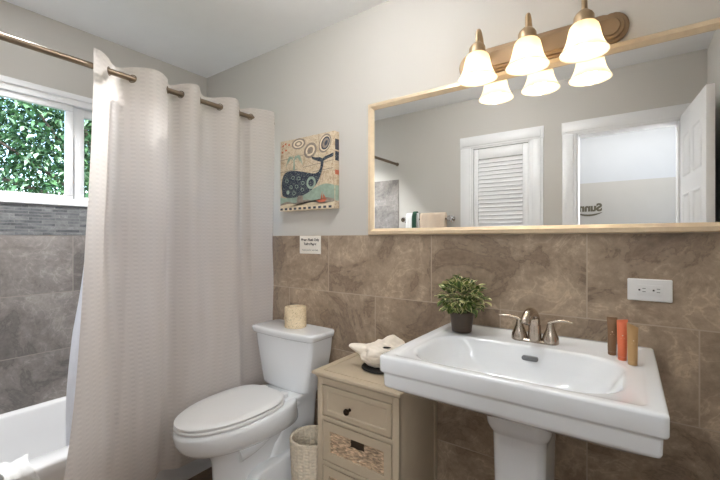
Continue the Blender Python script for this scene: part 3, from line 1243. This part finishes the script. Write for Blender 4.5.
for i in range(280):
    th = rnd.random() * 2 * pi
    cphi = rnd.uniform(-.75, 1)
    sphi = sqrt(max(0, 1 - cphi * cphi))
    dr = Vector((sphi * cos(th), sphi * sin(th), cphi))
    rr = rnd.uniform(.45, 1.0)
    p = Vector((PXc, PYc, cz)) + Vector((dr.x * .094, dr.y * .085, dr.z * .074)) * rr
    if p.z < z0 + .070 and (Vector((p.x - PXc, p.y - PYc))).length < .05:
        continue
    d = (dr + Vector((rnd.uniform(-.7, .7), rnd.uniform(-.7, .7), rnd.uniform(-.5, .6)))).normalized()
    L = rnd.uniform(.020, .033)
    if p.y + d.y * L > -.012:
        continue
    k = rnd.random()
    mi, me = ((0, 1) if k < .46 else (1, 2) if k < .70 else (0, 2) if k < .93 else (2, 2))
    leaf(bm, p, d, Vector((rnd.uniform(-.4, .4), rnd.uniform(-.4, .4), 1)), L, L * rnd.uniform(.40, .54), mi, me)
obj('foliage', bm, [M['leaf_dark'], M['leaf_mid'], M['leaf_cream']], pp, angle=60)
bm = B()
for i in range(26):
    th, el = rnd.random() * 2 * pi, rnd.uniform(.1, .95)
    d = Vector((cos(th) * (1 - el * .8), sin(th) * (1 - el * .8), .2 + el)).normalized()
    st = Vector((PXc + rnd.uniform(-.02, .02), PYc + rnd.uniform(-.02, .02), z0 + .068))
    tube(bm, [st, st + d * .045 + Vector((0, 0, .01)), st + Vector((d.x * .085, d.y * .075, d.z * .085))], [.0014, .0011, .0006], 6)
obj('stem', bm, M['leaf_dark'], pp)

# toiletry tubes
for nm, lab, x, y, hh, wd, m, rz, slant in (
        ('toiletry_tube', 'dark brown slim toiletry tube, leftmost of three standing on the sink', -.041, -.150, .119, .0138, 'brown_tube', .10, .0),
        ('toiletry_tube', 'orange slim toiletry tube standing between a brown and a tan one', -.014, -.196, .122, .0138, 'orange_tube', .10, .002),
        ('toiletry_tube', 'tan slim toiletry tube standing rightmost and nearest the sink edge', .011, -.232, .116, .0138, 'tan_tube', .25, -.007)):
    t = thing(nm, lab, 'toiletry tube', (x, y, FZ), 'toiletry tubes on the sink')
    bm = B()
    rings = []
    R = Matrix.Translation((x, y, 0)) @ Matrix.Rotation(rz, 4, 'Z')
    for f, wx, wy in ((.10, .86, .80), (.2, .88, .80), (.5, .92, .68), (.8, .98, .42), (.92, 1.02, .20), (.93, 1.02, .10), (1, 1.02, .10)):
        rings.append([R @ Vector((wd * wx * cos(a), .0165 * wy * sin(a), FZ + hh * f + slant * cos(a) * f ** 4)) for a in [2 * pi * i / 28 for i in range(28)]])
    loft(bm, rings)
    obj('tube_body', bm, M[m], t, angle=45)
    bm = B()
    loft(bm, [[R @ Vector((wd * k * cos(a), .0165 * k * sin(a), FZ + z)) for a in [2 * pi * i / 24 for i in range(24)]] for k, z in ((.80, .0005), (.84, .002), (.84, .0095), (.80, .011))])
    obj('cap', bm, M[m], t)
    bm = B()
    ymark = -.0165 * .58
    Rm = R @ Matrix.Translation((0, 0, FZ + hh * .62))
    t_ = B()
    lathe(t_, [(.0017, -.0004), (.0017, .0004)], 0, 0, 16)
    bmesh.ops.transform(t_, matrix=Rm @ Matrix.Translation((0, ymark, 0)) @ RXm, verts=t_.verts)
    merge(bm, t_)
    box(bm, -.005, .005, ymark - .0006, ymark + .002, -.009, -.0082, rot=Rm)
    obj('printed_mark', bm, M['pale_mark'], t)

# ================================================================== STORAGE CABINET
CX0, CX1, CY0, CY1, CZ = -1.110, -.703, -.350, -.004, .622
cab = thing('storage_cabinet', 'beige three-drawer storage cabinet between the sink and the toilet', 'cabinet', ((CX0 + CX1) / 2, -.17, 0))
bm = B()
box(bm, CX0, CX0 + .018, CY0 + .012, CY1, .0, CZ, .001)
box(bm, CX1 - .018, CX1, CY0 + .012, CY1, .0, CZ, .001)
box(bm, CX0 + .018, CX1 - .018, CY1 - .008, CY1, .06, CZ)
box(bm, CX0 + .018, CX1 - .018, CY0 + .02, CY1, .05, .065)
SW = .028
box(bm, CX0, CX0 + SW, CY0, CY0 + .018, 0, CZ, .0015)
box(bm, CX1 - SW, CX1, CY0, CY0 + .018, 0, CZ, .0015)
ROWS = [(.455, .592), (.262, .437), (.069, .244)]
for z0_, z1_ in ((.592, CZ), (.437, .455), (.244, .262), (.03, .069)):
    box(bm, CX0 + SW, CX1 - SW, CY0, CY0 + .018, z0_, z1_, .001)
box(bm, CX1 - .005, CX1 + .004, CY1 - .03, CY1, 0, CZ, .0015)
obj('body', bm, M['cabinet'], cab)
bm = B()
box(bm, CX0 + .018, CX1 - .018, CY0 + .024, CY0 + .03, .06, CZ)
obj('gap_shade_panel', bm, M['gap_shade'], cab)  # dark panel stands in for the shade behind the drawer gaps
bm = B()
TXa, TXb, TYa = CX0 - .018, CX1 + .018, CY0 - .02
loft(bm, [ring(TXa + i, TXb - i, TYa + i, CY1, .003, z, 3) for i, z in ((.014, CZ), (.010, CZ + .006), (.004, CZ + .010), (.0, CZ + .012), (.0, CZ + .021), (.004, CZ + .024),
                                                                        (.036, CZ + .024), (.0365, CZ + .0205), (.0395, CZ + .0205), (.04, CZ + .024))])
obj('cabinet_top', bm, M['cabinet'], cab, angle=30)
zt = CZ + .024
bm = B()
da, db = CX0 + SW + .0045, CX1 - SW - .0045
z0_, z1_ = ROWS[0][0] + .0045, ROWS[0][1] - .0045
rings = [[(x, y, z) for x, z in rrect(da + i, db - i, z0_ + i, z1_ - i, .002, 2)] for i, y in ((0, CY0 + .018), (0, CY0 + .003), (.002, CY0 + .001), (.022, CY0 + .001), (.026, CY0 + .004), (.034, CY0 + .004))]
loft(bm, rings)
dr = obj('drawer', bm, M['cabinet'], cab, angle=25)
bm = B()
kx, kz = -.934, .515
rings = [[(kx + r_ * cos(2 * pi * i / 20), CY0 - y, kz + r_ * sin(2 * pi * i / 20)) for i in range(20)] for r_, y in ((.007, -.002), (.006, .003), (.005, .012), (.011, .016), (.014, .022), (.012, .028), (.005, .031))]
loft(bm, rings)
obj('knob', bm, M['knob'], dr)
for z0_, z1_ in ROWS[1:]:
    z0_, z1_ = z0_ + .0045, z1_ - .0045
    bm = B()
    fx, fz = .034, .036
    o_ = [(da, z0_), (db, z0_), (db, z1_), (da, z1_)]
    i_ = [(da + fx, z0_ + fz), (db - fx, z0_ + fz), (db - fx, z1_ - fz), (da + fx, z1_ - fz)]
    rings = [[(x, CY0 + .018, z) for x, z in o_], [(x, CY0 + .001, z) for x, z in o_], [(x, CY0 + .001, z) for x, z in i_], [(x, CY0 + .018, z) for x, z in i_]]
    loft(bm, rings + [rings[0]], False, False)
    bmesh.ops.remove_doubles(bm, verts=bm.verts, dist=1e-6)
    bd = obj('drawer', bm, M['cabinet'], cab, angle=25)
    # woven panel with a hand hole
    bm = B()
    xa, xb, za, zb = da + fx - .004, db - fx + .004, z0_ + fz - .004, z1_ - fz + .004
    NX, NZ = 120, 60
    hx0, hx1, hz0, hz1 = xa + (xb - xa) * .40, xa + (xb - xa) * .635, zb - (zb - za) * .40, zb - (zb - za) * .09
    vs = {}
    rr_ = random.Random(5)
    jit = [rr_.uniform(-.25, .25) for _ in range(40)]
    for j in range(NZ + 1):
        for i in range(NX + 1):
            x, z = xa + (xb - xa) * i / NX, za + (zb - za) * j / NZ
            rowf = j / NZ * 12
            k = int(min(rowf, 11.99))
            w_ = sin((i / NX * 14 + (k % 2) + jit[k]) * pi)
            prof_ = abs(sin(rowf * pi)) ** .5
            y = CY0 + .012 - .0035 * prof_ - .003 * w_ * prof_
            vs[i, j] = bm.verts.new((x, y, z + .0012 * sin(i * .35 + k * 2.1)))
    for j in range(NZ):
        for i in range(NX):
            x, z = xa + (xb - xa) * (i + .5) / NX, za + (zb - za) * (j + .5) / NZ
            if hx0 < x < hx1 and hz0 < z < hz1:
                continue
            bm.faces.new((vs[i, j], vs[i + 1, j], vs[i + 1, j + 1], vs[i, j + 1]))
    obj('wicker_panel', bm, M['wicker'], bd, angle=70)

# ornament on the cabinet
sh = thing('shell_ornament', 'cream knobbly ornament with pointed ends on the beige cabinet', 'ornament', (-.90, -.17, zt))
bm = B()
SXc, SYc = -.894, -.168
lathe(bm, [(.05, zt + .0005), (.084, zt + .003), (.089, zt + .006), (.087, zt + .009), (.06, zt + .010)], SXc, SYc, 40)
obj('base', bm, M['dark'], sh)
bm = B()
t = bmesh.new()
bmesh.ops.create_uvsphere(t, u_segments=96, v_segments=64, radius=1)
ra, fa = Vector((.815, .579, 0)), Vector((-.579, .815, 0))
spikes = [((-1.0, .1, .50), .72, .29), ((.38, .2, 1), .62, .27), ((.75, .2, .8), .35, .25), ((1.05, 0, .55), .42, .3), ((-.3, -.55, .30), .18, .4), ((-.1, .5, .9), .2, .18)]
for v in t.verts:
    n_ = v.co.normalized()
    r_ = 1.0
    for d, h_, wd_ in spikes:
        dd = (n_ - Vector(d).normalized()).length
        r_ += h_ * exp(-(dd / wd_) ** 2 * 1.2)
    r_ -= .16 * exp(-((n_ - Vector((-.75, -.45, .35)).normalized()).length / .22) ** 2)
    r_ -= .20 * exp(-((n_ - Vector((.2, -.55, .80)).normalized()).length / .16) ** 2)
    r_ += .06 * noise.noise(n_ * 3.1) + .04 * noise.noise(n_ * 7)
    p = n_ * r_
    p.z = max(p.z, -.85)
    q = ra * (p.x * .094) + fa * (p.y * .068)
    v.co = Vector((SXc + q.x, SYc + q.y, zt + .012 + (p.z + .85) * .056))
merge(bm, t)
obj('shell', bm, M['shell'], sh, angle=70)
bm = B()
t = bmesh.new()
bmesh.ops.create_uvsphere(t, u_segments=20, v_segments=10, radius=1)
oc = Vector((SXc, SYc, zt + .012 + .85 * .056)) + (ra * (.2 * .094) + fa * (-.55 * .068) + Vector((0, 0, .80 * .056))) * .93
for v in t.verts:
    q = ra * (v.co.x * .022) + fa * (v.co.y * .010)
    v.co = oc + Vector((q.x, q.y, v.co.z * .003))
merge(bm, t)
obj('opening', bm, M['dark'], sh)  # dark lens put in for the shade inside the shell's hollow

# ================================================================== TOILET
TC = -1.503
toi = thing('toilet', 'white two-piece toilet with closed lid in front of the tiles', 'toilet', (TC, -.35, 0))


def egg(yb_, yf, hw, z, n=48, sq=2.0, fp=2.0, wide=.58):
    """plan outline: yb_ back, yf front tip (more negative), half width hw"""
    ym = yb_ + (yf - yb_) * (1 - wide)
    pts = []
    for i in range(n):
        a = 2 * pi * i / n
        ca, sa = cos(a), sin(a)
        x = hw * math.copysign(abs(sa) ** (2 / (sq if ca > 0 else fp)), sa)
        if ca > 0:
            y = ym + (yb_ - ym) * abs(ca) ** (2 / sq)
        else:
            y = ym + (yf - ym) * abs(ca) ** (2 / fp)
        pts.append((TC + x, y, z))
    return pts


bm = B()
loft(bm, [egg(-.06, -.630, .112, .0, sq=4), egg(-.06, -.630, .112, .02, sq=4), egg(-.07, -.615, .100, .05, sq=4), egg(-.08, -.600, .092, .14, sq=3.5),
          egg(-.10, -.605, .094, .22, sq=3.2), egg(-.12, -.625, .106, .268, sq=3), egg(-.14, -.685, .142, .292, sq=2.8), egg(-.15, -.728, .168, .312, sq=2.7), egg(-.16, -.754, .180, .338, sq=2.7),
          egg(-.17, -.768, .185, .368, sq=2.7), egg(-.172, -.772, .186, .395, sq=2.7), egg(-.174, -.769, .183, .410, sq=2.7), egg(-.178, -.762, .177, .416, sq=2.7), egg(-.20, -.72, .14, .417, sq=2.7)])
bowl = obj('bowl', bm, M['porcelain'], toi, angle=70)
bm = B()
loft(bm, [ring(TC - a, TC + a, y0, -.025, .045, z, 6) for a, y0, z in ((.112, -.42, .0), (.112, -.42, .02), (.106, -.40, .06), (.104, -.37, .16), (.106, -.33, .24), (.112, -.31, .32), (.122, -.31, .385), (.128, -.32, .402), (.128, -.32, .411), (.122, -.31, .418))])
obj('tank_deck', bm, M['porcelain'], toi, angle=60)
# trapway swelling on both sides and the foot
for s in (-1, 1):
    bm = B()
    tube(bm, smoothpath([(TC + s * .066, -.52, .245), (TC + s * .076, -.44, .262), (TC + s * .086, -.36, .300), (TC + s * .092, -.29, .345), (TC + s * .09, -.22, .375), (TC + s * .08, -.15, .37)], 6),
         [.036] * 31, 18)
    loft(bm, [ring(TC + s * .095 - .034, TC + s * .095 + .034, y0, y1, .03, z, 6) for y0, y1, z in ((-.50, -.05, .0), (-.50, -.05, .10), (-.47, -.055, .135), (-.44, -.06, .150))] + [ring(TC + s * .085 - .02, TC + s * .085 + .02, -.41, -.09, .02, .160, 6)])
    obj('trapway', bm, M['porcelain'], toi, angle=80)
bm = B()
loft(bm, [egg(-.262, -.764, .171, .418, sq=3), egg(-.260, -.768, .174, .422, sq=3), egg(-.260, -.768, .174, .430, sq=3), egg(-.264, -.763, .170, .434, sq=3)])
obj('seat', bm, M['plastic'], toi, angle=50)
bm = B()
loft(bm, [egg(-.268, -.762, .168, .4365, sq=3.0), egg(-.265, -.767, .172, .440, sq=3.0), egg(-.265, -.767, .172, .446, sq=3.0), egg(-.269, -.760, .166, .451, sq=3.0), egg(-.29, -.72, .135, .4545, sq=3), egg(-.37, -.60, .05, .4565, sq=2.5)])
obj('lid', bm, M['plastic'], toi, angle=50)
for s in (-1, 1):
    bm = B()
    box(bm, TC + s * .075 - .022, TC + s * .075 + .022, -.268, -.238, .414, .440, .006, 3)
    obj('hinge', bm, M['plastic'], toi)
bm = B()


def tank_ring(hb, yf, z, bow=.012, r=.02):
    pts = rrect(TC - hb, TC + hb, yf, -.020, r, 6)
    return [(x, y - bow * (1 - ((x - TC) / hb) ** 2) * (1 if y < -.1 else 0), z) for x, y in subdiv(pts)]


def subdiv(pts):
    out = []
    for i, p in enumerate(pts):
        q = pts[(i + 1) % len(pts)]
        d = sqrt((p[0] - q[0]) ** 2 + (p[1] - q[1]) ** 2)
        k = 10 if d > .05 else 1
        for j in range(k):
            out.append((p[0] + (q[0] - p[0]) * j / k, p[1] + (q[1] - p[1]) * j / k))
    return out


loft(bm, [tank_ring(hb, yf, z) for hb, yf, z in ((.150, -.175, .419), (.162, -.180, .423), (.168, -.184, .44), (.205, -.192, .62), (.215, -.196, .700))])
obj('tank', bm, M['porcelain'], toi, angle=50)
bm = B()
loft(bm, [tank_ring(hb, yf, z, .014, .025) for hb, yf, z in ((.214, -.198, .697), (.224, -.208, .702), (.228, -.212, .708), (.232, -.216, .724), (.232, -.216, .731), (.228, -.212, .736), (.218, -.203, .738))])
obj('tank_lid', bm, M['porcelain'], toi, angle=40)
bm = B()
tube(bm, [(TC + .1265, -.252, .352), (TC + .1275, -.278, .327)], .0035, 8)
obj('trapway_shadow', bm, M['grey'], toi)  # grey line painted in for the shadow along the trapway's relief

# wrapped roll on the tank lid
rl = thing('toilet_roll', 'wrapped toilet roll in cream printed paper on the tank lid', 'toilet roll', (-1.487, -.108, .738))
bm = B()
zr = .7385
RC = (-1.487, -.108)
lathe(bm, [(.056, zr), (.059, zr + .003), (.060, zr + .055), (.059, zr + .107), (.056, zr + .112), (.022, zr + .113), (.019, zr + .108), (.018, zr + .02), (.018, zr + .001)], *RC, 40, False, False)
obj('wrapped_roll', bm, M['wrap'], rl)
bm = B()
lathe(bm, [(.0178, zr + .002), (.0178, zr + .107), (.0165, zr + .107), (.0165, zr + .002)], *RC, 28, False, False)
obj('core', bm, M['paper'], rl)

# ================================================================== WASTE BASKET
WX, WY, WR, WH = -1.235, -.255, .099, .278
wb = thing('waste_basket', 'pale woven wicker waste basket between the toilet and the cabinet', 'waste basket', (WX, WY, 0))
bm = B()
NT_, NZ = 168, 140


def bk(i, j, inner):
    z = .006 + (WH - .012) * j / NZ
    r_ = .086 + (WR - .086) * (j / NZ)
    st = i / NT_ * 21
    rowf = j / NZ * 35
    k = int(min(rowf, 34.99))
    stake = max(0, cos(st * 2 * pi)) ** 2
    wv = sin((st + (k % 2)) * pi) * abs(sin(rowf * pi)) ** .6
    d = .0034 * stake + .0014 * wv
    r_ += (d if not inner else d - .006)
    a = 2 * pi * i / NT_
    return (WX + r_ * cos(a), WY + r_ * sin(a), z)


rings = [[bk(i, j, False) for i in range(NT_)] for j in range(NZ + 1)] + [[bk(i, j, True) for i in range(NT_)] for j in range(NZ, 3, -1)]
loft(bm, rings)
obj('basket', bm, M['wicker_pale'], wb, angle=80)
bm = B()
for ph_ in (0, 2 * pi / 3, 4 * pi / 3):
    pts = []
    for i in range(181):
        a = 2 * pi * i / 180
        q = a * 22 + ph_
        rr = WR - .003 + .003 * cos(q)
        pts.append((WX + rr * cos(a), WY + rr * sin(a), WH - .004 + .006 * sin(q)))
    tube(bm, pts, .0036, 6)
obj('rim', bm, M['wicker_pale'], wb)

# ================================================================== TOWEL BAR AND TOWELS (front wall)
BZ, BY = 1.432, YF + .065
tb = thing('towel_bar', 'chrome towel bar on the wall beside the louvred door', 'towel bar', (-1.46, YF, BZ))
bm = B()
tube(bm, [(-1.70, BY, BZ - .035), (-1.238, BY, BZ - .035)], .008, 12)
obj('bar', bm, M['chrome'], tb)
for x in (-1.69, -1.245):
    bm = B()
    loft(bm, [[(x + r_ * cos(2 * pi * i / 24), y, BZ - .035 + r_ * sin(2 * pi * i / 24)) for i in range(24)] for r_, y in ((.028, YF + .001), (.028, YF + .008), (.012, YF + .014), (.010, YF + .048), (.022, YF + .056), (.024, YF + .07), (.018, YF + .080))])
    obj('post', bm, M['chrome'], tb)


def towel(name, label, x0, x1, zt_, zf, m, th=.012, off=0):
    bm = B()
    g = []
    N = 24
    ro = .014 + off
    prof = [(BY + ro, zf)] + [(BY + ro, zf + (BZ - .035 - zf) * k / 6) for k in range(1, 7)] + [(BY + ro * cos(a), BZ - .035 + (zt_ - BZ + .035) * sin(a)) for a in [pi * k / 8 for k in range(1, 8)]] + \
           [(BY - ro, BZ - .035 - k * .07) for k in range(0, 6)]
    for y, z in prof:
        g.append([bm.verts.new((x0 + (x1 - x0) * i / N, y + .003 * sin(i * .9) * (1 if y > BY else 0), z)) for i in range(N + 1)])
    for a, b in zip(g, g[1:]):
        for i in range(N):
            bm.faces.new((a[i], a[i + 1], b[i + 1], b[i]))
    o = obj(name, bm, m, None, loc=((x0 + x1) / 2, BY, zf), angle=180)
    s = o.modifiers.new('thick', 'SOLIDIFY')
    s.thickness, s.offset = th * .5, 1
    return tag(o, label, 'towel')


towel('towel', 'white towel at the left end of the towel bar, seen in the mirror', -1.655, -1.525, 1.450, .95, M['towel_white'])
towel('towel', 'tan towel at the right end of the towel bar, seen in the mirror', -1.515, -1.275, 1.446, 1.02, M['towel_tan'])
towel('washcloth', 'narrow dark green cloth over the white towel in the mirror', -1.585, -1.548, 1.466, 1.28, M['cloth_green'], .008, .014)

# lettering on the hall wall
bm = B()
HL = Matrix.Translation((-.325, YH + .002, 1.525)) @ Matrix.Rotation(pi, 4, 'Z') @ RXm
add_text(bm, 'Sunny', .10, HL, 0, .005)
pts_u, pts_d = [], []
for i in range(25):
    u = -1 + 2 * i / 24
    x = -.315 + .115 * u
    zc = 1.452 + .030 * u * u
    pts_u.append((x, zc + .010 * (1 - abs(u) ** 3)))
    pts_d.append((x, zc - .006 * (1 - abs(u) ** 3) - .002))
pl_ = pts_u + pts_d[::-1]
prism(bm, pl_, lambda x, z: (x, YH + .0005, z), lambda x, z: (x, YH + .002, z))
o = obj('wall_lettering', bm, M['decal'], None, loc=(-.32, YH, 1.45))
tag(o, 'dark cursive style lettering on the hall wall, seen in the mirror', 'wall lettering')

# ================================================================== TREE OUTSIDE
tree = thing('garden_tree', 'leafy green tree outside the bathroom window', 'tree', (-6.4, 1.1, -.3))
bm = B()
rnd = random.Random(11)
TCn = Vector((-6.2, .6, 2.75))
for i in range(42000):
    th = rnd.random() * 2 * pi
    cphi = rnd.uniform(-1, 1)
    sphi = sqrt(1 - cphi * cphi)
    dr_ = Vector((sphi * cos(th), sphi * sin(th), cphi))
    rr = rnd.random() ** .45
    p = TCn + Vector((dr_.x * 1.5, dr_.y * 2.3, dr_.z * 1.75)) * rr
    cl = noise.noise(p * 1.7)
    if cl < -.3 and rnd.random() < .9:
        continue
    if p.z < 1.75 and noise.noise(p * 2.3 + Vector((5, 2, 1))) < -.05:
        continue
    d = (dr_ * .4 + Vector((rnd.uniform(-1, 1), rnd.uniform(-1, 1), rnd.uniform(-.9, .5)))).normalized()
    L = rnd.uniform(.07, .125)
    k = rnd.random()
    mi = 0 if k < .40 else 1 if k < .80 else 2
    side = d.cross(Vector((rnd.uniform(-.6, .6), rnd.uniform(-.6, .6), 1))).normalized()
    nr = side.cross(d)
    W = L * rnd.uniform(.16, .24)
    a, b = bm.verts.new(p), bm.verts.new(p + d * L - nr * L * .12)
    c, e = bm.verts.new(p + d * L * .45 + side * W + nr * L * .05), bm.verts.new(p + d * L * .45 - side * W + nr * L * .05)
    m_ = bm.verts.new(p + d * L * .5)
    for f in ((a, c, m_), (c, b, m_), (b, e, m_), (e, a, m_)):
        bm.faces.new(f).material_index = mi
obj('foliage', bm, [M['tree_dark'], M['tree_mid'], M['tree_light']], tree, smooth=False)
bm = B()
tube(bm, smoothpath([(-6.5, 1.4, -.3), (-6.45, 1.3, .6), (-6.35, 1.0, 1.5), (-6.2, .7, 2.6), (-6.2, .5, 3.6)], 4), [.14 - .006 * i for i in range(17)], 12)
for e in range(9):
    y = -.9 + e * .38
    tube(bm, smoothpath([(-6.35, 1.0 - .06 * e, 1.2 + e * .12), (-6.1, (y + .8) / 2 + .2, 1.75 + .1 * (e % 3)), (-5.7 - .1 * (e % 2), y, 2.0 + .35 * (e % 4))], 4), [.045 - .004 * i for i in range(9)], 8)
obj('trunk', bm, M['bark'], tree)
